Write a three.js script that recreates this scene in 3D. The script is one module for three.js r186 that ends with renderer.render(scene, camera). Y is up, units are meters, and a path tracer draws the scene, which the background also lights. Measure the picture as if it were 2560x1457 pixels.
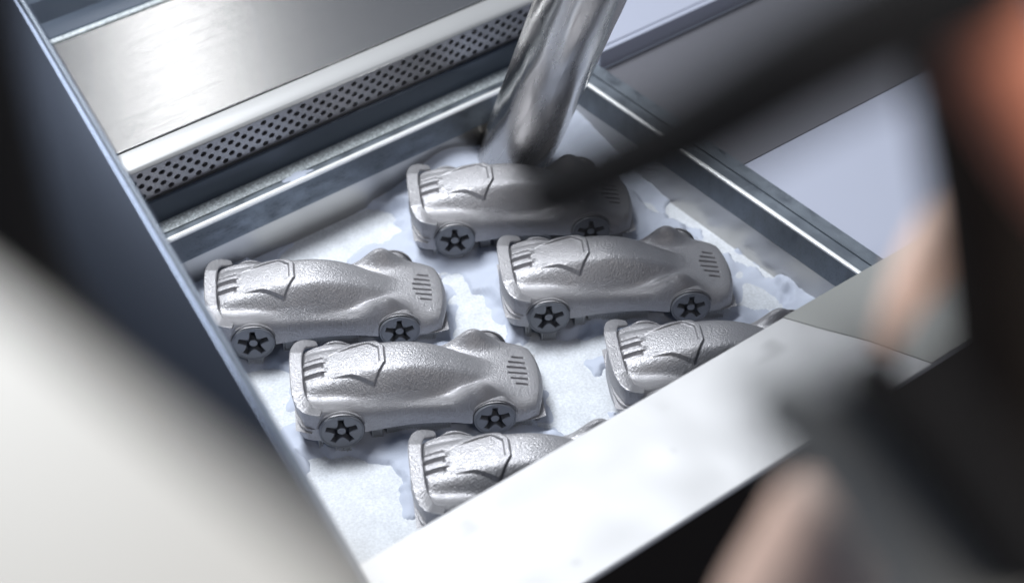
import * as THREE from 'three';
import { mergeGeometries, toCreasedNormals } from 'three/addons/utils/BufferGeometryUtils.js';
import { RoundedBoxGeometry } from 'three/addons/geometries/RoundedBoxGeometry.js';
import { RectAreaLightUniformsLib } from 'three/addons/lights/RectAreaLightUniformsLib.js';
import { ImprovedNoise } from 'three/addons/math/ImprovedNoise.js';

// ------------------------------------------------------------------ camera, light, exposure
const scene = new THREE.Scene();
const D0 = 0.71, PITCH = 41 * Math.PI / 180, FPX = 4600;
const camera = new THREE.PerspectiveCamera(2 * Math.atan(728.5 / FPX) * 180 / Math.PI, 2560 / 1457, 0.01, 20);
camera.position.set(0, D0 * Math.sin(PITCH), D0 * Math.cos(PITCH));
camera.lookAt(0, 0, 0);
camera.updateMatrixWorld(true);
camera.focus = 0.655;
camera.userData.fStop = 8.5;
const renderer = new THREE.WebGLRenderer({ antialias: true });
renderer.toneMapping = THREE.LinearToneMapping;
renderer.toneMappingExposure = 1.48;
renderer.shadowMap.enabled = true;
RectAreaLightUniformsLib.init();
scene.background = new THREE.Color().setRGB(0.08, 0.092, 0.12);       // dim workshop seen past the open machine

// tray frame: u along the back rail, v away from it, origin at the inner corner of the rim (millimetres)
const TH = 38.4 * Math.PI / 180;
const UX = new THREE.Vector3(Math.cos(TH), 0, -Math.sin(TH)), VX = new THREE.Vector3(Math.sin(TH), 0, Math.cos(TH));
const CORNER = new THREE.Vector3(0.01957, 0, -0.11255);
const T = (u, v, y) => CORNER.clone().addScaledVector(UX, u / 1000).addScaledVector(VX, v / 1000).setY(y / 1000);
// a pixel of the photograph -> a point on the plane at height h, or at a given depth
const FW = new THREE.Vector3(), RT = new THREE.Vector3(), UP = new THREE.Vector3();
camera.matrixWorld.extractBasis(RT, UP, FW); FW.negate();
const ray = (x, y) => FW.clone().multiplyScalar(FPX).addScaledVector(RT, x - 1280).addScaledVector(UP, 728.5 - y);
const onPlane = (x, y, h) => { const d = ray(x, y); return camera.position.clone().addScaledVector(d, (h - camera.position.y) / d.y); };
const atDepth = (x, y, z) => camera.position.clone().addScaledVector(ray(x, y), z / FPX);

// ------------------------------------------------------------------ helpers
let seed = 7;
const rnd = () => (seed = (seed * 16807) % 2147483647) / 2147483647;
const PN = new ImprovedNoise();
const noise = (x, y, z = 0) => PN.noise(x, y, z);
const fbm = (x, y, o = 4) => { let s = 0, a = 0.5; for (let i = 0; i < o; i++) { s += a * noise(x, y, i * 7.3); x *= 2.03; y *= 2.03; a *= 0.5; } return s; };
const ss = (a, b, x) => { const t = Math.min(1, Math.max(0, (x - a) / (b - a))); return t * t * (3 - 2 * t); };
const lerpTable = (tab) => (x) => {                                   // smooth interpolation through a table (Catmull-Rom)
  let i = 0; while (i < tab.length - 2 && x > tab[i + 1][0]) i++;
  const p = (k) => tab[Math.min(tab.length - 1, Math.max(0, k))];
  const [x0, y0] = p(i), [x1, y1] = p(i + 1), t = Math.min(1, Math.max(0, (x - x0) / (x1 - x0)));
  const m = (k) => { const a = p(k - 1), b = p(k + 1); return b[0] === a[0] ? 0 : (b[1] - a[1]) / (b[0] - a[0]); };
  const h = x1 - x0, t2 = t * t, t3 = t2 * t;
  return (2 * t3 - 3 * t2 + 1) * y0 + (t3 - 2 * t2 + t) * h * m(i) + (-2 * t3 + 3 * t2) * y1 + (t3 - t2) * h * m(i + 1);
};
const taken = {};
const numbered = (n) => { const k = taken[n] = (taken[n] ?? -1) + 1; return k ? `${n}_${String(k).padStart(3, '0')}` : n; };
function shade(o) { o.castShadow = o.receiveShadow = true; return o; }
function mesh(name, geo, mat, parent) { const m = shade(new THREE.Mesh(geo, mat)); m.name = parent === scene ? numbered(name) : name; parent.add(m); return m; }
function tag(o, label, category, group, kind) {
  if (label) o.userData.label = label; if (category) o.userData.category = category;
  if (group) o.userData.group = group; if (kind) o.userData.kind = kind; return o;
}
function thing(name, label, category, group) { const g = new THREE.Group(); g.name = numbered(name); scene.add(g); return tag(g, label, category, group); }
function inTray(o) { o.position.copy(CORNER); o.rotation.y = TH; return o; }      // children are then built in metres: x = u, z = v
const mm = 0.001;
function box(u0, u1, y0, y1, v0, v1, r = 0) {                         // a box in tray millimetres
  const w = (u1 - u0) * mm, h = (y1 - y0) * mm, d = (v1 - v0) * mm;
  const g = r ? new RoundedBoxGeometry(w, h, d, 3, r * mm) : new THREE.BoxGeometry(w, h, d);
  g.translate((u0 + u1) / 2 * mm, (y0 + y1) / 2 * mm, (v0 + v1) / 2 * mm);
  return metreUV(g);
}
function metreUV(g) {                                                 // box-projected uv in metres
  g = g.index ? g.toNonIndexed() : g;
  const p = g.attributes.position, n = g.attributes.normal, uv = new Float32Array(p.count * 2);
  for (let i = 0; i < p.count; i++) {
    const ax = Math.abs(n.getX(i)), ay = Math.abs(n.getY(i)), az = Math.abs(n.getZ(i));
    if (ay >= ax && ay >= az) { uv[2 * i] = p.getX(i); uv[2 * i + 1] = p.getZ(i); }
    else if (az >= ax) { uv[2 * i] = p.getX(i); uv[2 * i + 1] = p.getY(i); }
    else { uv[2 * i] = p.getZ(i); uv[2 * i + 1] = p.getY(i); }
  }
  g.setAttribute('uv', new THREE.BufferAttribute(uv, 2));
  return g;
}
function profile(pts, u0, u1, crease = 0.5) {                         // a (v, y) outline in mm swept along u
  const s = new THREE.Shape(pts.map(([v, y]) => new THREE.Vector2(v * mm, y * mm)));
  const g = new THREE.ExtrudeGeometry(s, { depth: (u1 - u0) * mm, bevelEnabled: false });
  // shape x -> z, shape y -> y, extrusion -> x
  g.applyMatrix4(new THREE.Matrix4().set(0, 0, 1, u0 * mm, 0, 1, 0, 0, 1, 0, 0, 0, 0, 0, 0, 1));
  const idx = g.attributes.position.count; const p = g.attributes.position.array;
  for (let i = 0; i < idx * 3; i += 9) for (let k = 0; k < 3; k++) { const t = p[i + k]; p[i + k] = p[i + 6 + k]; p[i + 6 + k] = t; }   // the axes swap turns the faces over
  g.deleteAttribute('normal'); g.computeVertexNormals();
  return metreUV(toCreasedNormals(g, crease));
}

// ------------------------------------------------------------------ textures and materials
function tex(n, fn, rep, srgb = false, m = n) {
  const d = new Uint8Array(n * m * 4);
  for (let j = 0; j < m; j++) for (let i = 0; i < n; i++) {
    const c = fn(i / n, j / m, i, j), k = 4 * (j * n + i);
    if (Array.isArray(c)) { for (let q = 0; q < 3; q++) d[k + q] = Math.max(0, Math.min(255, c[q] * 255)); } else d[k] = d[k + 1] = d[k + 2] = Math.max(0, Math.min(255, c * 255));
    d[k + 3] = 255;
  }
  const t = new THREE.DataTexture(d, n, m); t.wrapS = t.wrapT = THREE.RepeatWrapping; t.magFilter = THREE.LinearFilter; t.minFilter = THREE.LinearMipmapLinearFilter; t.generateMipmaps = true;
  t.repeat.set(rep[0], rep[1]); if (srgb) t.colorSpace = THREE.SRGBColorSpace; t.needsUpdate = true; return t;
}
function white(n) { const a = new Float32Array(n * n); for (let i = 0; i < a.length; i++) a[i] = rnd(); return a; }
function smoothTile(n, k) {                                           // tiling value noise with cells of k texels
  const m = n / k, g = white(m), s = (x) => x * x * (3 - 2 * x);
  return (i, j) => { const x = i / k, y = j / k, x0 = Math.floor(x), y0 = Math.floor(y), fx = s(x - x0), fy = s(y - y0), at = (a, b) => g[(b % m) * m + (a % m)];
    return (at(x0, y0) * (1 - fx) + at(x0 + 1, y0) * fx) * (1 - fy) + (at(x0, y0 + 1) * (1 - fx) + at(x0 + 1, y0 + 1) * fx) * fy; };
}
const N = 512, n2 = smoothTile(N, 2), n4 = smoothTile(N, 4), n8 = smoothTile(N, 8), n32 = smoothTile(N, 32), n64 = smoothTile(N, 64);
const grainBump = tex(N, (x, y, i, j) => 0.35 * n2(i, j) + 0.4 * n4(i, j) + 0.25 * n8(i, j), [30, 30]);            // 33 mm tile, grains of 0.3 to 0.6 mm
const grainRough = tex(N, (x, y, i, j) => 0.30 + 0.30 * n4(j, i) + 0.08 * n32(i, j), [30, 30]);
const powderBump = tex(N, (x, y, i, j) => 0.6 * n2(i, j) + 0.4 * n8(i, j), [12, 12]);
const plateCol = tex(N, (x, y, i, j) => { const v = 0.78 + 0.06 * (n2(i, j) - 0.5) + 0.07 * (n4(i, j) - 0.5) + 0.05 * (n32(i, j) - 0.5); return [v * 0.97, v * 0.99, v * 1.02]; }, [12, 12], true);
// brushed steel: long streaks along u
const streak = white(N), row = (i, j) => { let s = 0; const j0 = j % N; for (let k = 0; k < 24; k++) s += streak[j0 * N + ((i + k * 1) % N)]; return s / 24; };
const rowVal = Array.from({ length: N }, () => rnd());
const brushBump = tex(N, (x, y, i, j) => 0.5 + 1.1 * (row(i, j) - 0.5) + 0.35 * (rowVal[j] - 0.5), [9, 45]);
const scratchRough = tex(N, (x, y, i, j) => 0.25 + 0.3 * n64(i, j) + 0.5 * Math.max(0, n8(i, j) - 0.55) + 0.15 * rowVal[j], [20, 40]);
const scratchBump = tex(N, (x, y, i, j) => 0.5 + 0.7 * (row(i, j) - 0.5) + 0.35 * (n8(i, j) - 0.5), [20, 60]);
const galvCol = tex(N, (x, y, i, j) => { const v = 0.70 + 0.25 * (n4(i, j) - 0.5) + 0.2 * (n8(j, i) - 0.5); return [v * 0.95, v * 0.985, v]; }, [22, 22], true);

const tubeRough = tex(N, (x, y, i, j) => 0.2 + 0.22 * n64(i, j) + 0.25 * Math.max(0, n8(i, j) - 0.5) * n32(j, i), [3, 3]);
const barCol = tex(N, (x, y, i, j) => { let v = 0.79 + 0.08 * (n64(i, j) - 0.5) + 0.03 * (n32(j, i) - 0.5); v -= 0.14 * ss(0.84, 0.95, n64(j, i)) * ss(0.4, 0.9, n32(i, j)); return [v, v, v * 1.005]; }, [8, 8], true);
const std = (r, g, b, o = {}) => new THREE.MeshPhysicalMaterial({ color: new THREE.Color().setRGB(r, g, b), ...o });
const M = {
  car: std(0.375, 0.37, 0.385, { metalness: 0.72, roughness: 1, roughnessMap: grainRough, bumpMap: grainBump, bumpScale: 0.00022 }),
  wheel: std(0.19, 0.20, 0.225, { metalness: 0.35, roughness: 0.5, bumpMap: grainBump, bumpScale: 0.00008 }),
  lattice: std(0.36, 0.37, 0.39, { metalness: 0.7, roughness: 0.6 }),
  powder: std(0.42, 0.455, 0.54, { roughness: 0.95, bumpMap: powderBump, bumpScale: 0.00006 }),
  plate: std(1, 1, 1, { map: plateCol, roughness: 0.6, metalness: 0.0, bumpMap: powderBump, bumpScale: 0.00006 }),
  brushed: std(0.50, 0.495, 0.485, { metalness: 1, roughness: 0.25, bumpMap: brushBump, bumpScale: 0.000025, anisotropy: 0.5 }),
  satin: std(0.40, 0.40, 0.40, { metalness: 0.6, roughness: 0.42 }),
  perforated: std(0.42, 0.42, 0.44, { metalness: 0.8, roughness: 0.4 }),
  navy: std(0.055, 0.07, 0.095, { roughness: 0.3, metalness: 0.3, bumpMap: scratchBump, bumpScale: 0.00002 }),
  rim: std(0.19, 0.215, 0.245, { metalness: 0.9, roughness: 1, roughnessMap: scratchRough, bumpMap: scratchBump, bumpScale: 0.00004 }),
  edge: std(0.85, 0.86, 0.86, { metalness: 0.6, roughness: 0.45, bumpMap: grainBump, bumpScale: 0.0001 }),
  galv: std(1, 1, 1, { map: galvCol, metalness: 0.2, roughness: 0.5 }),
  wall: std(0.50, 0.49, 0.475, { metalness: 1, roughness: 0.3, bumpMap: scratchBump, bumpScale: 0.00001 }),
  tube: std(0.50, 0.49, 0.485, { metalness: 1, roughness: 0.75, roughnessMap: tubeRough, bumpMap: scratchBump, bumpScale: 0.000004 }),
  reflectorGrey: std(0.22, 0.23, 0.25, { roughness: 0.6 }),
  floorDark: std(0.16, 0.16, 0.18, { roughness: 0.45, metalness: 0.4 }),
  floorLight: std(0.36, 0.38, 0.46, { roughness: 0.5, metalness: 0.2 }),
  bar: std(1, 1, 1, { map: barCol, roughness: 0.5, metalness: 0.1 }),
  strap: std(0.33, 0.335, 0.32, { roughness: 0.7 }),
  greyBlock: std(0.22, 0.235, 0.225, { roughness: 0.5 }),
  black: std(0.012, 0.012, 0.013, { roughness: 0.85, specularIntensity: 0.4 }),
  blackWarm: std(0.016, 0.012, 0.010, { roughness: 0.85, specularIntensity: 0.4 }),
  orange: std(0.75, 0.27, 0.16, { roughness: 0.6 }),
  peach: std(0.74, 0.52, 0.42, { roughness: 0.6 }),
  cream: std(0.50, 0.48, 0.44, { roughness: 0.45 }),
  steelFrame: std(0.045, 0.052, 0.068, { metalness: 1, roughness: 0.2 }),
  lampHousing: std(0.05, 0.05, 0.05, { roughness: 0.5 }),
};

// ------------------------------------------------------------------ lamps of the machine and one added fill (outside the frame)
function lamp(label, pos, target, w, h, intensity, rgb) {
  const g = thing('light_panel', label, 'lamp', 'work lights around the open machine');
  g.position.copy(pos); g.lookAt(target);
  mesh('housing', new RoundedBoxGeometry(w + 0.02, h + 0.02, 0.02, 2, 0.004).translate(0, 0, -0.012), M.lampHousing, g);
  const em = new THREE.MeshStandardMaterial({ color: 0x000000, emissive: new THREE.Color().setRGB(...rgb), emissiveIntensity: intensity * 0.25 });
  mesh('diffuser', new THREE.PlaneGeometry(w, h).translate(0, 0, 0.0), em, g);
  const l = new THREE.RectAreaLight(new THREE.Color().setRGB(...rgb), intensity, w, h);
  l.position.set(0, 0, 0.002); l.rotation.y = Math.PI; l.castShadow = true; l.name = 'light'; g.add(l);
  return g;
}
const STRIP = new THREE.Vector3(-0.27, 0.52, -0.70), OVER = new THREE.Vector3(-0.26, 0.76, -0.16);
lamp('slim upright cool white strip light behind the brushed panel', STRIP, new THREE.Vector3(-0.1, 0, 0), 0.045, 0.34, 4.2, [0.97, 0.98, 1]);
lamp('wide cool white light panel overhead above the toy cars', OVER, new THREE.Vector3(-0.02, 0, 0.0), 0.34, 0.26, 22.5, [0.93, 0.965, 1]);
lamp('small warm white fill panel added to brighten the orange and peach shapes', new THREE.Vector3(0.21, 0.53, 0.57), new THREE.Vector3(0.05, 0.40, 0.43), 0.07, 0.07, 21, [1, 0.93, 0.86]);  // unseen fill lamp, added to brighten the orange and peach foreground

// ------------------------------------------------------------------ setting: chamber floor, build plate
const plate = inTray(mesh('build_plate', mergeGeometries([box(-290, 0.6, -8, 0, -1.8, 158), box(-290, 0.6, -8, 0.0, 158.5, 200)]), M.plate, scene));
tag(plate, null, null, null, 'structure');
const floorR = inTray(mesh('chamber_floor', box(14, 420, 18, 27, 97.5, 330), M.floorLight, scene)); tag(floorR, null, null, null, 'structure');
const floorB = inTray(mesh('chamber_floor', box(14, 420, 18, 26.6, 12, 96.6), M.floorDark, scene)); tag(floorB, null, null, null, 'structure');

const reflectorWall = inTray(mesh('dark_reflector_wall', box(330, 342, 20, 700, -160, 260), M.reflectorGrey, scene)); tag(reflectorWall, null, null, null, 'structure');  // unseen dark wall, added so the car noses reflect something dark

// ------------------------------------------------------------------ steel rim round the build plate
{
  const t = inTray(thing('tray_rim', 'scratched dark steel rim with bright inner edge around the powder bed', 'metal frame'));
  const back = profile([[0, 16], [0, 28.2], [-1.2, 29], [-11, 29], [-11, 16]], -420, 0);
  mesh('back_rail', back, M.rim, t);
  mesh('side_rail', profileV([[0, 16], [0, 28.2], [1.2, 29], [6.2, 29], [6.2, 28], [7, 28], [7, 29], [13, 29], [13, 16]], 0, 330), M.rim, t);
  mesh('galvanised_strip', box(-420, -1, 29.05, 29.6, -11, -4.6), M.galv, t);
  mesh('bright_edge', mergeGeometries([profile([[0.05, 27.9], [0.05, 28.7], [-0.6, 29.25], [-1.7, 29.25], [-1.7, 28.6]], -420, -0.4)]), M.edge, t);
  mesh('bright_edge', mergeGeometries([profileV([[-0.05, 27.9], [-0.05, 28.7], [0.5, 29.2], [1.2, 29.2], [1.2, 28.6]], 0.4, 330)]), M.edge, t);
}
function profileV(pts, v0, v1) {                                      // a (u, y) outline in mm swept along v
  const s = new THREE.Shape(pts.map(([u, y]) => new THREE.Vector2(u * mm, y * mm)));
  const g = new THREE.ExtrudeGeometry(s, { depth: (v1 - v0) * mm, bevelEnabled: false }).translate(0, 0, v0 * mm);
  const n = metreUV(toCreasedNormals(g, 0.5)), a = n.attributes.uv.array;
  for (let i = 0; i < a.length; i += 2) { const q = a[i]; a[i] = a[i + 1]; a[i + 1] = q; }        // scratches follow v
  return n;
}
{
  const t = inTray(thing('cylinder_wall', 'polished steel inner walls of the build cylinder below the rim', 'metal wall'));
  mesh('back_wall', box(-420, 2, -8, 16, -3.2, -1.2), M.wall, t);
  mesh('side_wall', box(0, 2, -8, 15.9, -1.1, 330), M.wall, t);
}

// ------------------------------------------------------------------ gas outlet behind the tray
{
  const t = inTray(thing('gas_outlet', 'perforated steel gas outlet under a satin rounded ledge behind the tray', 'vent'));
  mesh('lower_band', box(-420, 12, 29.05, 40, -13, -11.1, 0.6), M.navy, t);
  // perforated strip: five staggered rows of real holes
  const s = new THREE.Shape(); const y0 = 40.3, y1 = 54, u0 = -300, u1 = 12;
  s.moveTo(u0, y0); s.lineTo(u1, y0); s.lineTo(u1, y1); s.lineTo(u0, y1); s.closePath();
  const P = 6.0, R = 1.32, dy = 2.45;
  for (let r = 0; r < 5; r++) for (let u = -262 + (r % 2) * P / 2; u < 8; u += P) { const h = new THREE.Path(); h.absellipse(u, 42.3 + r * dy, R, R * 0.8, 0, 2 * Math.PI, true); s.holes.push(h); }
  const g = new THREE.ExtrudeGeometry(s, { depth: 1.2, bevelEnabled: false, curveSegments: 7 }); g.scale(mm, mm, mm); g.translate(0, 0, -13.4 * mm - 1.2 * mm);
  mesh('perforated_strip', metreUV(g), M.perforated, t);
  mesh('duct', mergeGeometries([box(-420, 12, 40, 53.9, -24.5, -22), box(-420, 12, 38.6, 39.9, -24.5, -13.5)]), M.perforated, t);
  // satin ledge with rounded nose
  const nose = [[-13, 54.1]]; for (let k = 0; k <= 8; k++) { const a = k / 8 * Math.PI / 2; nose.push([-13.6 + 1.4 * Math.cos(a) - 0.4, 54.6 + 1.4 * Math.sin(a)]); }
  nose.push([-24.6, 56.0], [-24.6, 54.1]);
  mesh('ledge', profile(nose, -420, 12, 0.9), M.satin, t);
  mesh('seam_backing', box(-420, 12, 46, 49.5, -27, -24.6), M.perforated, t);
}
{
  const p = inTray(mesh('brushed_panel', box(-420, 12, 50, 56.2, -106, -25.6, 0.5), M.brushed, scene));
  tag(p, 'brushed stainless steel panel behind the satin ledge with a bright streak', 'metal panel');
  const l = inTray(thing('rear_channel', 'dark blue grey channel along the far edge of the brushed panel', 'metal channel'));
  mesh('lip', box(-420, 12, 52, 57, -109, -106.2, 0.4), M.galv, l);
  mesh('channel', profile([[-109.2, 50], [-109.2, 56], [-116, 53], [-126, 54], [-130, 62], [-150, 62], [-150, 50]], -420, 12), M.navy, l);
}
{
  const t = inTray(thing('rear_plinth', 'pale topped bar with dark blue front beyond the rim corner', 'metal bar'));
  mesh('front_face', box(13.2, 420, 26.7, 35.6, 9, 11.6, 0.5), M.floorLight, t);
  mesh('top_plate', box(12.6, 420, 33, 36, -32, 8.9, 0.6), M.floorLight, t);
  mesh('back_step', box(12.6, 420, 30, 44, -60, -32.2, 0.8), M.navy, t);
}

// ------------------------------------------------------------------ toy cars
const L = 0.0877;                                                     // car length in metres; the numbers below are in car lengths
const yBody = lerpTable([[0, .238], [.06, .243], [.12, .24], [.2, .238], [.3, .230], [.45, .218], [.6, .21], [.75, .204], [.85, .190], [.92, .175], [.97, .163], [1, .152]]);
const yBot = lerpTable([[0, .115], [.1, .11], [.3, .106], [.6, .104], [.8, .10], [1, .085]]);
const hw = lerpTable([[0, .175], [.06, .198], [.12, .212], [.19, .216], [.3, .2], [.45, .183], [.6, .188], [.7, .206], [.79, .214], [.88, .208], [.95, .2], [1, .182]]);
const cTop = lerpTable([[.0, .25], [.06, .272], [.1, .284], [.2, .304], [.3, .320], [.37, .326], [.46, .328], [.55, .311], [.65, .272], [.75, .220], [.82, .18], [1, .08]]);
const cHalf = lerpTable([[0, .1], [.1, .1], [.3, .09], [.37, .084], [.5, .078], [.6, .073], [.7, .062], [.8, .048], [1, .04]]);
const gs = (x) => Math.exp(-x * x), smax = (a, b, k) => { const h = Math.max(0, k - Math.abs(a - b)) / k; return Math.max(a, b) + h * h * k / 4; };
function polySD(pts, x, z) {                                          // signed distance to a polygon, negative inside
  let d = 1e9, s = 1;
  for (let i = 0, j = pts.length - 1; i < pts.length; j = i++) {
    const [ax, az] = pts[i], [bx, bz] = pts[j], ex = bx - ax, ez = bz - az, wx = x - ax, wz = z - az;
    const t = Math.min(1, Math.max(0, (wx * ex + wz * ez) / (ex * ex + ez * ez)));
    d = Math.min(d, (wx - ex * t) ** 2 + (wz - ez * t) ** 2);
    const c1 = z >= az, c2 = z < bz, c3 = ex * wz > ez * wx;
    if ((c1 && c2 && c3) || (!c1 && !c2 && !c3)) s = -s;
  }
  return s * Math.sqrt(d);
}
const roofPoly = [[.372, -.045], [.372, .045], [.322, .122], [.232, .086], [.12, .07], [.12, -.07], [.232, -.086], [.322, -.122]];
const recessPoly = [[.338, -.035], [.338, .035], [.305, .07], [.2, .05], [.1, .04], [.1, -.04], [.2, -.05], [.305, -.07]];
const slots = [[-.078, .895], [-.047, .878], [-.016, .868], [.016, .868], [.047, .878], [.078, .895]];
const RH = .0905, FH = .086, hubY = .13;
function sideBot(x) {                                                 // lower edge of the flank, cut out over the wheels
  let y = yBot(x);
  for (const [cx, R] of [[.18, RH + .002], [.79, FH + .002]]) { const d = Math.abs(x - cx); if (d < R) y = Math.max(y, hubY + Math.sqrt(R * R - d * d)); }
  return y;
}
function topY(x, z) {
  const az = Math.abs(z), w = hw(x), r = Math.min(1, az / w), yb = yBot(x);
  let flat = yBody(x) + .014 * gs((x - .17) / .1) * gs((az - .18) / .05) + .080 * gs((x - .74) / .08) * gs((az - .165) / .045);
  flat -= .012 * gs((x - .5) / .14) * gs((az - .13) / .03);
  const S = Math.pow(Math.max(0, 1 - Math.pow(r, 9)), .5);
  // canopy and engine deck
  let c = cTop(x) - .9 * z * z, over = az - cHalf(x), k = .009, steep = .95 + .45 * ss(.3, .5, x);
  c -= steep * (over > k * 5 ? over : k * Math.log(1 + Math.exp(over / k)));
  const deck = ss(.04, .05, x);
  if (deck > 0) flat = smax(flat, flat + (c - flat) * deck, .02);
  let y = yb + (flat - yb) * S; if (r > .82) y = Math.max(y, sideBot(x));
  // raised roof plate with recessed middle
  const sd = polySD(roofPoly, x, z), fade = ss(.13, .25, x);
  if (sd < .004 && fade > 0) {
    const p = Math.max(y, cTop(x) - .55 * Math.max(0, az - .05) - 1.2 * z * z) + .012;
    const rec = polySD(recessPoly, x, z) - .012;
    y += (p - .010 * ss(.0018, -.0018, rec) - y) * ss(.0022, -.0022, sd) * fade;
  }
  // ribs between deck and wing
  for (const rz of [-.026, .026]) y += .009 * ss(.014, .009, Math.abs(z - rz)) * ss(.04, .046, x) * ss(.155, .12, x);
  y -= .010 * ss(.13, .118, x) * ss(.042, .05, x) * (ss(.015, .011, az) + ss(.037, .041, az) * ss(.06, .052, az));
  // nose slots
  for (const [sz, sx] of slots) if (Math.abs(z - sz) < .006) y -= .016 * ss(.0052, .0034, Math.abs(z - sz)) * ss(sx - .002, sx + .002, x) * ss(.946, .942, x + z * .0);
  // terraces of the topmost layers on the canopy
  const q = Math.hypot(x - .46, z * 1.1); if (q < .055) y += .00045 * Math.sign(Math.sin(q * 2 * Math.PI / .0155)) * ss(.055, .02, q);
  return y;
}
function carBody() {
  const nx = 330, nz = 210, pos = [], uv = [], idx = [];
  for (let i = 0; i <= nx; i++) {
    const x = i / nx, w = hw(x), skirt = x;
    for (let j = 0; j <= nz; j++) {
      const t = 2 * j / nz - 1, at = Math.abs(t), z = Math.sign(t) * w * (at < .8 ? at * 1.12 : .896 + (1 - .896) * (1 - Math.pow(1 - (at - .8) / .2, 1.7)));
      const zz = Math.max(-w, Math.min(w, z)), bow = (zz / w) ** 2;
      const X = x - .035 * bow * ss(.8, 1, x) + .045 * bow * ss(.15, 0, x);
      const y = topY(x, zz) - .012 * ss(.99, 1, x) - .015 * ss(.01, 0, x);
      pos.push((X - .5) * L, y * L, zz * L); uv.push(X * L, (zz + y * Math.sign(zz) * ss(.7, 1, Math.abs(zz) / w)) * L);
    }
  }
  const W = nz + 1;
  for (let i = 0; i < nx; i++) for (let j = 0; j < nz; j++) { const a = i * W + j, b = a + 1, c = a + W, d = c + 1; idx.push(a, b, c, b, d, c); }
  // end faces: rows dropping from the first and last station to the belly
  const addEnd = (i, dir) => {
    const rows = 6; let prev = null;
    for (let r = 0; r <= rows; r++) {
      const cur = [];
      for (let j = 0; j <= nz; j++) {
        const k = (i * W + j) * 3, f = r / rows, x = pos[k], y = pos[k + 1], z = pos[k + 2], yb = .085 * L;
        cur.push(pos.length / 3); pos.push(x + dir * L * (.012 * Math.sin(f * Math.PI * .8) - .02 * f * f), y + (yb - y) * f, z * (1 - .05 * f)); uv.push(z, y + (yb - y) * f);
      }
      if (prev) for (let j = 0; j < nz; j++) { const a = prev[j], b = prev[j + 1], c = cur[j], d = cur[j + 1]; if (dir > 0) idx.push(a, b, c, b, d, c); else idx.push(a, c, b, b, c, d); }
      prev = cur;
    }
  };
  addEnd(nx, 1); addEnd(0, -1);
  // belly
  const b0 = pos.length / 3;
  for (let i = 0; i <= nx; i += 10) { const x = i / nx, w = sideBot(x) > yBot(x) ? .125 : hw(x); pos.push((x - .5) * L, (yBot(x) + .001) * L, -w * L * .99, (x - .5) * L, (yBot(x) + .001) * L, w * L * .99); uv.push(x * L, -w * L, x * L, w * L); if (i) { const k = b0 + 2 * (i / 10 - 1); idx.push(k, k + 2, k + 1, k + 1, k + 2, k + 3); } }
  const g = new THREE.BufferGeometry();
  g.setAttribute('position', new THREE.Float32BufferAttribute(pos, 3)); g.setAttribute('uv', new THREE.Float32BufferAttribute(uv, 2)); g.setIndex(idx); g.computeVertexNormals();
  return g;
}
function ribbon(curvePts, section, n = 60) {                          // section: (point index t) -> [[dx, dy], ...] in the plane across the curve
  const c = new THREE.CatmullRomCurve3(curvePts.map((p) => new THREE.Vector3(...p))), pos = [], uv = [], idx = [];
  let m = 0;
  for (let i = 0; i <= n; i++) {
    const t = i / n, p = c.getPoint(t), tn = c.getTangent(t), side = new THREE.Vector3(tn.z, 0, -tn.x).normalize();   // horizontal, across
    const s = section(t); m = s.length;
    for (const [a, b] of s) { pos.push((p.x + side.x * a - .5) * L, (p.y + b) * L, (p.z + side.z * a) * L); uv.push(t * .4 * L, (a + b) * L); }
  }
  for (let i = 0; i < n; i++) for (let k = 0; k < m; k++) { const a = i * m + k, b = i * m + (k + 1) % m, d = a + m, e = b + m; idx.push(a, d, b, b, d, e); }
  for (const e of [0, n]) for (let k = 1; k < m - 1; k++) { const q = e * m; if (e) idx.push(q, q + k, q + k + 1); else idx.push(q, q + k + 1, q + k); }
  const g = new THREE.BufferGeometry(); g.setAttribute('position', new THREE.Float32BufferAttribute(pos, 3)); g.setAttribute('uv', new THREE.Float32BufferAttribute(uv, 2)); g.setIndex(idx); g.computeVertexNormals();
  return toCreasedNormals(g, 0.6);
}
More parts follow.
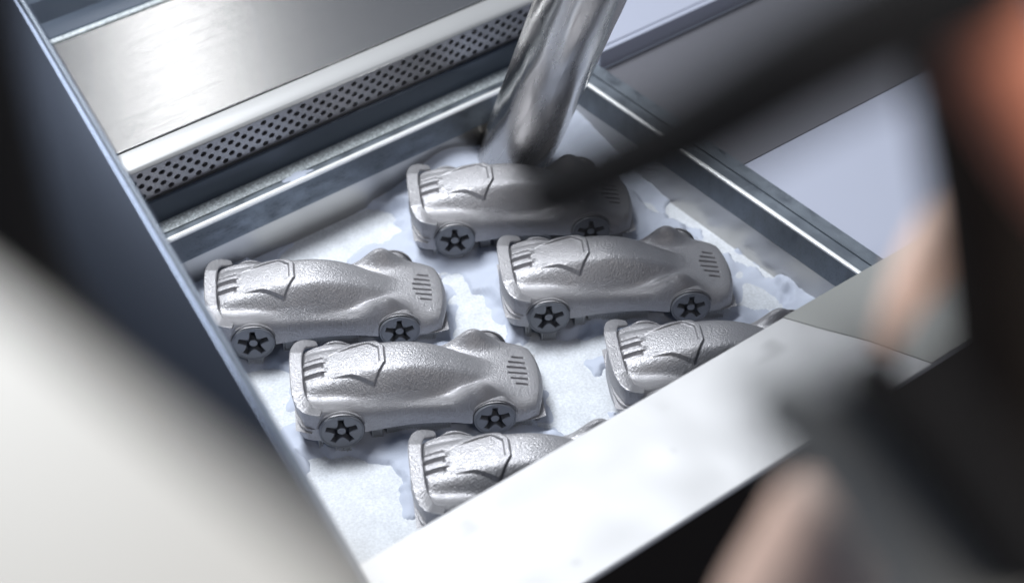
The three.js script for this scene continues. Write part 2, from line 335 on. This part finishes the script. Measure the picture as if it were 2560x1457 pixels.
function wheelGeos(R) {
  const s = new THREE.Shape(); s.absarc(0, 0, R, 0, 2 * Math.PI);
  const star = new THREE.Path(); const n = 5, a0 = Math.PI / 2;
  for (let k = 0; k < n; k++) {                                       // five blunt arms
    const a = a0 + k * 2 * Math.PI / n, w = .22, ro = R * .80, ri = R * .40, am = a + Math.PI / n;
    const f = (ang, r) => [Math.cos(ang) * r, Math.sin(ang) * r];
    const p1 = f(a - w, ro), p2 = f(a + w, ro), p3 = f(am, ri);
    if (k === 0) star.moveTo(...p1); else star.lineTo(...p1);
    star.lineTo(...p2); star.quadraticCurveTo(...f(a + .42, R * .42), ...p3);
    const nx = f(a + 2 * Math.PI / n - w, ro); star.quadraticCurveTo(...f(am + .21, R * .42), ...nx);
  }
  s.holes.push(star);
  const face = new THREE.ExtrudeGeometry(s, { depth: .026 * L, bevelEnabled: true, bevelThickness: .004 * L, bevelSize: .004 * L, bevelSegments: 2, curveSegments: 40 });
  const lipPts = [[R * .9, 0], [R * 1.0, 0], [R * 1.03, .006 * L], [R * 1.02, .012 * L], [R * .96, .0135 * L], [R * .9, .006 * L]].map(([a, b]) => new THREE.Vector2(a, b));
  const lip = new THREE.LatheGeometry([...lipPts, lipPts[0]], 48).rotateX(Math.PI / 2).translate(0, 0, .02 * L);
  return {
    disc: metreUV(mergeGeometries([face.toNonIndexed ? (face.index ? face.toNonIndexed() : face) : face, lip.toNonIndexed()])),
    tread: metreUV(new THREE.CylinderGeometry(R * .99, R * .99, .05 * L, 48).rotateX(Math.PI / 2).translate(0, 0, -.05 * L)),
    hub: metreUV(new THREE.CylinderGeometry(R * .2, R * .22, .032 * L, 20).rotateX(Math.PI / 2).translate(0, 0, .010 * L)),
  };
}
function latticeBlock(x0, x1, z0, z1, y1, step = .011) {               // thin-walled support block standing on the plate
  const gs2 = [], th = .0035, add = (ax, bx, ay, by, az, bz) => gs2.push(new THREE.BoxGeometry((bx - ax) * L, (by - ay) * L, (bz - az) * L).translate(((ax + bx) / 2 - .5) * L, (ay + by) / 2 * L, (az + bz) / 2 * L));
  for (let x = x0; x <= x1 - th + 1e-6; x += step) for (const z of [z0, z1 - th]) add(x, x + th + .002, 0, y1, z, z + th);
  for (let z = z0 + step; z < z1 - th; z += step) for (const x of [x0, x1 - th]) add(x, x + th, 0, y1, z, z + th);
  for (const y of [.0, y1 * .35, y1 * .78]) { add(x0, x1, y, y + .004, z0 + .0005, z0 + th - .0005); add(x0, x1, y, y + .004, z1 - th + .0005, z1 - .0005); }
  add(x0 + .006, x1 - .006, 0, y1 * .9, z0 + .008, z1 - .008);
  return gs2;
}
function makeCar() {
  const t = thing('toy_car', 'x', 'toy car', 'printed metal toy cars standing in the powder');
  const body = mesh('body', carBody(), M.car, t);
  // wing
  const wing = ribbon([[.105, .226, -.205], [.05, .245, -.188], [.026, .259, -.14], [.018, .266, -.06], [.018, .267, 0], [.018, .266, .06], [.026, .259, .14], [.05, .245, .188], [.105, .226, .205]],
    (q) => { const e = Math.min(1, Math.min(q, 1 - q) / .16), w = .012 + .014 * Math.sqrt(e), h = .006; return [[-w, h - .003], [-w + .004, h], [w - .004, h], [w, h - .003], [w, -h + .002], [w - .004, -h - .004], [-w + .004, -h - .004], [-w, -h + .002]]; });
  mesh('rear_wing', wing, M.car, t);
  // lower bumper lip at the tail
  mesh('rear_bumper', ribbon([[.10, .10, -.19], [.035, .10, -.165], [.012, .10, -.09], [.008, .10, 0], [.012, .10, .09], [.035, .10, .165], [.10, .10, .19]], () => [[-.008, .03], [.008, .03], [.008, -.03], [-.008, -.03]], 40), M.car, t);
  // wheel arches on the near and far flanks
  for (const [cx, R] of [[.18, RH + .004], [.79, FH + .004]]) for (const s of [1, -1]) {
    const pts = []; for (let k = 0; k <= 14; k++) { const a = Math.PI * (.04 + .92 * k / 14); pts.push(new THREE.Vector3((cx + Math.cos(a) * R - .5) * L, (hubY + Math.sin(a) * R) * L, s * (.204 - .008 * (1 - Math.sin(a))) * L)); }
    mesh('wheel_arch', new THREE.TubeGeometry(new THREE.CatmullRomCurve3(pts), 30, .0045 * L, 8), M.car, t);
  }
  for (const [cx, R, hy] of [[.18, RH, hubY], [.79, FH, hubY - .004]]) {
    const G = wheelGeos(R * L * .95);
    for (const s of [1, -1]) {
      const w = mesh('wheel', G.disc, M.wheel, t); w.position.set((cx - .5) * L, hy * L, s * .186 * L); if (s < 0) w.rotation.y = Math.PI;
      mesh('tread', G.tread, M.wheel, w); mesh('hub', G.hub, M.wheel, w);
    }
  }
  const lat = [];
  for (const s of [1, -1]) {
    const zz = (a, b) => s > 0 ? [a, b] : [-b, -a];
    lat.push(...latticeBlock(.15, .215, ...zz(.165, .212), .052));
    lat.push(...latticeBlock(.76, .82, ...zz(.165, .21), .052));
    lat.push(...latticeBlock(.30, .345, ...zz(.12, .165), .09));
    lat.push(...latticeBlock(.36, .62, ...zz(.115, .15), .105));
    lat.push(...latticeBlock(.86, .945, ...zz(.12, .178), .13));
    lat.push(...latticeBlock(.085, .11, ...zz(.15, .18), .09));
  }
  lat.push(...latticeBlock(.93, .985, -.118, .118, .09));
  mesh('print_supports', metreUV(mergeGeometries(lat)), M.lattice, t);
  // little side scoop low on the sill
  for (const s of [1, -1]) mesh('side_fin', new THREE.ExtrudeGeometry(new THREE.Shape([[.285, .0], [.36, .0], [.345, .035], [.3, .02]].map(([a, b]) => new THREE.Vector2((a - .5) * L, b * L))), { depth: .012 * L, bevelEnabled: true, bevelSize: .002 * L, bevelThickness: .002 * L, bevelSegments: 1 }).rotateX(-Math.PI / 2 * s).translate(0, .095 * L, s * .168 * L), M.car, t);
  return t;
}
const CARROT = 7 * Math.PI / 180;
const carFrom = (x, y, local) => {                                    // centre of a car whose local point shows at this pixel
  const h = local[1] * L, p = onPlane(x, y, h), lx = (local[0] - .5) * L, lz = local[2] * L;
  return new THREE.Vector3(p.x - (Math.cos(CARROT) * lx + Math.sin(CARROT) * lz), 0, p.z - (-Math.sin(CARROT) * lx + Math.cos(CARROT) * lz));
};
const HUBR = [.18, hubY, .22], RING = [.46, .328, 0];
const carSpots = [
  ['grey metal toy car with clear nose slots between back-wall car and bar-hidden pale car', carFrom(854, 1083, HUBR)],
  ['grey metal toy car near the back wall and the left frame edge', carFrom(632, 862, HUBR)],
  ['grey metal toy car at the foot of the steel suction tube', carFrom(1138, 606, HUBR)],
  ['grey metal toy car with dark nose between tube-foot car and half-hidden car near right rail', carFrom(1374, 799, HUBR)],
  ['dark grey metal toy car with nose hidden behind the bar\'s grey end', carFrom(1808, 828, RING)],
  ['pale grey metal toy car mostly hidden behind the white part of the bar', carFrom(1332, 1115, RING)],
];
const car0 = makeCar();
const cars = carSpots.map(([label, p], i) => {
  const c = i ? car0.clone() : car0; if (i) { c.name = numbered('toy_car'); scene.add(c); }
  c.userData = { ...car0.userData, label }; c.position.copy(p).setY(0.0003); c.rotation.y = CARROT + [0, .006, -.004, -.008, .004, -.003][i]; return c;
});

// ------------------------------------------------------------------ loose powder
{
  const toUV = (p) => { const d = p.clone().sub(CORNER); return [d.dot(UX) * 1000, d.dot(VX) * 1000]; };
  // bare patches of plate (pixel on the plate, radii in mm)
  const bare = [[860, 600, 30, 13], [730, 630, 20, 8], [700, 985, 9, 16], [745, 1100, 6, 18], [880, 1230, 16, 16], [960, 1320, 22, 14], [1470, 930, 22, 30], [1430, 1010, 16, 22], [1210, 800, 12, 14], [1130, 720, 7, 8], [1330, 900, 14, 8], [1660, 490, 10, 26], [1860, 700, 12, 22], [1900, 640, 8, 26], [1760, 560, 9, 20], [1000, 1390, 40, 14], [1560, 990, 14, 14]]
    .map(([x, y, a, b]) => [...toUV(onPlane(x, y, 0)), a, b]);
  const carUV = carSpots.map(([, p]) => toUV(p)), ca = Math.cos(CARROT - TH), sa = Math.sin(CARROT - TH);
  const U0 = -290, U1 = 0.5, V0 = -1.7, V1 = 199.5, nu = 290, nv = 200, pos = [], uv = [], idx = [];
  for (let j = 0; j <= nv; j++) for (let i = 0; i <= nu; i++) {
    const u = U0 + (U1 - U0) * i / nu, v = V0 + (V1 - V0) * j / nv;
    let h = 1.7 + 3.2 * fbm(u / 38, v / 38, 3) + 0.5 * fbm(u / 8 + 30, v / 8, 3);
    for (const [bu, bv, a, b] of bare) { const d = Math.hypot((u - bu) / a, (v - bv) / b) + 0.75 * fbm(u / 15 + 9, v / 15 + 4, 4); h -= 2.7 * ss(1.09, 0.91, d); }
    // heaps against the back and side walls
    h += 9 * ss(34, 0, -u - 18 * fbm(v / 22, 3.1, 2)) * ss(60, 0, v) + 3.4 * ss(13 + 9 * fbm(v / 13, 8.8, 3), 0, -u) * (0.8 + 1.1 * fbm(v / 16, 1.2, 3));
    h += 9 * gs((u + 62) / 20) * ss(30, 0, v) + 2.0 * gs((u + 155) / 22) * ss(10, 0, v);
    for (const [cu, cv] of carUV) {                                   // drifts under and around each car, with a scooped tail
      const du = (u - cu) / 1000 / L, dv = (v - cv) / 1000 / L, lx = ca * du - sa * dv, lz = sa * du + ca * dv;
      const q = Math.max(Math.abs(lx) - .5, Math.abs(lz) - .2);
      h += 2.4 * ss(.1, 0, q) * (0.7 + 1.5 * fbm(u / 11 + 70, v / 11, 2));
      h -= 2.5 * gs((lx + .36) / .13) * gs((lz - .27) / .07);
      if (q < -.015) h = Math.min(h, 4.5);
    }
    pos.push(u * mm, Math.max(-1.5, h) * mm, v * mm); uv.push(u * mm, v * mm);
  }
  for (let j = 0; j < nv; j++) for (let i = 0; i < nu; i++) { const a = j * (nu + 1) + i, b = a + 1, c = a + nu + 1, d = c + 1; idx.push(a, c, b, b, c, d); }
  const g = new THREE.BufferGeometry(); g.setAttribute('position', new THREE.Float32BufferAttribute(pos, 3)); g.setAttribute('uv', new THREE.Float32BufferAttribute(uv, 2)); g.setIndex(idx); g.computeVertexNormals();
  const o = inTray(mesh('metal_powder', g, M.powder, scene));
  tag(o, 'pale blue grey metal powder drifted around the toy cars', 'powder', null, 'stuff');
  const hAt = (u, v) => { const i = Math.round((u - U0) / (U1 - U0) * nu), j = Math.round((v - V0) / (V1 - V0) * nv); return Math.max(0, pos[3 * (j * (nu + 1) + i) + 1]); };
  const cr = new THREE.InstancedMesh(new THREE.IcosahedronGeometry(1, 0), M.powder, 1300), mt = new THREE.Matrix4(), qt = new THREE.Quaternion(); cr.name = 'powder_crumbs';
  for (let k = 0; k < 1300; k++) { const u = -285 + 283 * rnd(), v = 2 + 195 * rnd(), r = (0.06 + 0.2 * rnd() ** 4) * mm; qt.setFromEuler(new THREE.Euler(rnd() * 6, rnd() * 6, 0)); cr.setMatrixAt(k, mt.compose(new THREE.Vector3(u * mm, hAt(u, v) + r * .4, v * mm), qt, new THREE.Vector3(r, r * .7, r * 1.2))); }
  scene.add(inTray(shade(cr))); tag(cr, 'tiny crumbs of powder scattered over the powder bed', 'powder', null, 'stuff');
  // a spilled dab of powder on the back rail
  const sp = new THREE.SphereGeometry(1, 40, 14, 0, 2 * Math.PI, 0, Math.PI / 2), q = sp.attributes.position;
  for (let i = 0; i < q.count; i++) { const a = Math.atan2(q.getZ(i), q.getX(i)), r = 1 + .45 * noise(Math.cos(a) * 2.2 + 5, Math.sin(a) * 2.2, 1.7); q.setXYZ(i, q.getX(i) * r * .0062, q.getY(i) * .0007, q.getZ(i) * r * .0032); }
  sp.computeVertexNormals();
  const dab = mesh('powder_dab', sp, M.powder, scene); const dp = onPlane(740, 438, .029); dab.position.copy(dp).setY(.02895); dab.rotation.y = TH;
  tag(dab, 'small smear of pale powder on the back rail', 'powder');
}

// ------------------------------------------------------------------ suction tube
{
  const a = atDepth(1278, 412, .772), b = atDepth(1464, -40, .625), ext = b.clone().sub(a).normalize();
  const len = b.distanceTo(a) + .12, R = .0150, ri = .0136;
  const pts = [[ri, 0], [R - .0004, 0], [R, .0004]]; for (let k = 1; k <= 60; k++) pts.push([R, len * k / 60]); pts.push([ri, len]); for (let k = 59; k >= 0; k--) pts.push([ri, len * k / 60]);
  const g = new THREE.LatheGeometry(pts.map((p) => new THREE.Vector2(...p)), 72), p = g.attributes.position;
  for (let i = 0; i < p.count; i++) { const x = p.getX(i), z = p.getZ(i), y = p.getY(i), an = Math.atan2(z, x), d = 1 + .03 * noise(Math.cos(an) * 1.3, Math.sin(an) * 1.3, y * 22) + .012 * noise(Math.cos(an) * 3, Math.sin(an) * 3, y * 60 + 9); p.setXYZ(i, x * d, y, z * d); }
  g.computeVertexNormals();
  const o = mesh('suction_tube', g, M.tube, scene); o.position.copy(a); o.quaternion.setFromUnitVectors(new THREE.Vector3(0, 1, 0), ext);
  tag(o, 'polished steel suction tube standing in the powder at the back corner', 'tube');
}

// ------------------------------------------------------------------ out-of-focus things in front
{
  const t = inTray(thing('front_bar', 'white lit metal bar in front of the tray with dark front face', 'metal bar'));
  mesh('bar_top', box(-420, 200, 57.5, 60, 196, 242, 0.8), M.bar, t);
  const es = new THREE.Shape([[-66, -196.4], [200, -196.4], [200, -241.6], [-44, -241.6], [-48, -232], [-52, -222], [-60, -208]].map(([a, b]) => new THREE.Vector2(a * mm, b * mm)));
  mesh('bar_dark_reflection', metreUV(new THREE.ExtrudeGeometry(es, { depth: .4 * mm, bevelEnabled: false }).rotateX(-Math.PI / 2).translate(0, 60.02 * mm, 0)), M.strap, t);  // dark reflection on the bar, painted as a thin grey plate
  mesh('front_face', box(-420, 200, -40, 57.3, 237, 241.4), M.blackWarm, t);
}
function slab(name, pts, thick, mat, parent) {                         // a rounded panel through four points
  const [a, b, , d] = pts, ex = b.clone().sub(a), ey = d.clone().sub(a), n = ex.clone().cross(ey).normalize();
  const x = ex.clone().normalize(), y = n.clone().cross(x);
  const s = new THREE.Shape(pts.map((p) => { const q = p.clone().sub(a); return new THREE.Vector2(q.dot(x), q.dot(y)); }));
  const g = new THREE.ExtrudeGeometry(s, { depth: thick, bevelEnabled: true, bevelSize: thick * .4, bevelThickness: thick * .4, bevelSegments: 4 });
  g.applyMatrix4(new THREE.Matrix4().makeBasis(x, y, n).setPosition(a));
  return mesh(name, metreUV(g), mat, parent);
}
function tubeMesh(name, pts, r, mat, parent) { return mesh(name, new THREE.TubeGeometry(new THREE.CatmullRomCurve3(pts), 20, r, 16), mat, parent); }
function tubeThrough(name, pts, r, mat, label, cat, group) {
  const c = new THREE.CatmullRomCurve3(pts), n = 60, g = new THREE.TubeGeometry(c, n, 1, 28), p = g.attributes.position, rr = Array.isArray(r) ? lerpTable(r.map((v, i) => [i / (r.length - 1), v])) : () => r;
  for (let i = 0; i <= n; i++) { const o = c.getPointAt(i / n), k = rr(i / n); for (let j = 0; j <= 28; j++) { const q = i * 29 + j; p.setXYZ(q, o.x + (p.getX(q) - o.x) * k, o.y + (p.getY(q) - o.y) * k, o.z + (p.getZ(q) - o.z) * k); } }
  const parts = [g.toNonIndexed()];
  for (const e of [0, 1]) { const s = new THREE.SphereGeometry(rr(e) * .999, 24, 16); s.translate(...c.getPointAt(e).toArray()); parts.push(s.toNonIndexed()); }
  const m = mergeGeometries(parts); m.computeBoundingBox();
  const o = mesh(name, m, mat, scene); return tag(o, label, cat, group);
}
{
  const TILT = 14 * Math.PI / 180, t = thing('side_frame', 'glossy blue grey steel frame edge at the left of the tray', 'metal frame');
  const a = atDepth(-30, -152, .56), b = atDepth(970, 1535, .43), e = b.clone().sub(a).normalize(), P = atDepth(40, -60, .55);
  const n = camera.position.clone().sub(P).normalize().add(OVER.clone().sub(P).normalize()).normalize(); n.addScaledVector(e, -n.dot(e)).normalize().applyAxisAngle(e, TILT);
  const w = n.clone().cross(e).normalize(); if (w.dot(RT) > 0) w.negate();
  const pt = (q, k) => q.clone().addScaledVector(w, k);
  slab('frame_face', [pt(a, .0024), pt(b, .0024), pt(b, .06), pt(a, .06)], .003, M.steelFrame, t);
  tubeMesh('edge_bead', [pt(a, .0008), pt(b, .0008)], .0012, M.navy, t);
}
tubeThrough('black_post', [atDepth(-230, -300, .2), atDepth(-130, 300, .2), atDepth(0, 760, .2), atDepth(240, 1100, .2)], .0085, M.black, 'thick black rounded post beside the left steel frame', 'post');
{
  const t = thing('cream_cover', 'smooth cream cover below the black post', 'cover'), h = .398;
  slab('cover_panel', [onPlane(-700, 240, h), onPlane(900, 1560, h), onPlane(900, 2600, h), onPlane(-700, 2600, h)], .004, M.cream, t);
}
tubeThrough('black_lever', [atDepth(1385, 487, .125), atDepth(1710, 340, .12), atDepth(2050, 140, .115), atDepth(2450, -60, .115)], [.0033, .0035, .0038, .0041], M.black, 'black tapering lever reaching diagonally over the toy cars', 'lever');
tubeThrough('dark_sleeve', [atDepth(2420, 40, .16), atDepth(2520, 500, .16), atDepth(2600, 900, .16), atDepth(2760, 1600, .16)], [.006, .0068, .0088, .0112], M.blackWarm, 'dark brown black upright tube beside the orange one', 'tube');
tubeThrough('orange_standin', [atDepth(2400, -160, .14), atDepth(2510, 110, .14), atDepth(2625, 330, .14), atDepth(2770, 520, .14)], .0042, M.orange, 'salmon orange rounded stand-in for a blurred skin-toned patch above the dark upright tube', 'tube');  // made-up tube form in place of a blurred skin-toned patch
tubeThrough('peach_standin', [atDepth(2215, 850, .22), atDepth(2265, 740, .22), atDepth(2370, 580, .22), atDepth(2600, 330, .22), atDepth(2950, 60, .22)], [.0016, .0038, .0046, .0048, .005], M.peach, 'pale peach rounded stand-in for a blurred skin-toned patch beside the bar end', 'tube');  // this and the next peach form are made-up stand-ins too
tubeThrough('peach_standin', [atDepth(2060, 1330, .2), atDepth(1960, 1600, .2), atDepth(1900, 1800, .2)], [.0068, .0085, .0085], M.peach, 'wide peach rounded stand-in for a blurred skin-toned patch below the bar, under the grey strap', 'tube');
tubeThrough('grey_strap', [atDepth(1960, 1010, .12), atDepth(2160, 1200, .12), atDepth(2400, 1520, .12)], [.0028, .0039, .005], M.strap, 'broad grey green rounded strap crossing below the bar end', 'strap');
tubeThrough('dark_strap', [atDepth(2180, 930, .115), atDepth(2330, 1080, .115), atDepth(2560, 1400, .115)], [.0027, .0034, .0034], M.black, 'black rounded strap beside the grey green one', 'strap');

renderer.render(scene, camera);
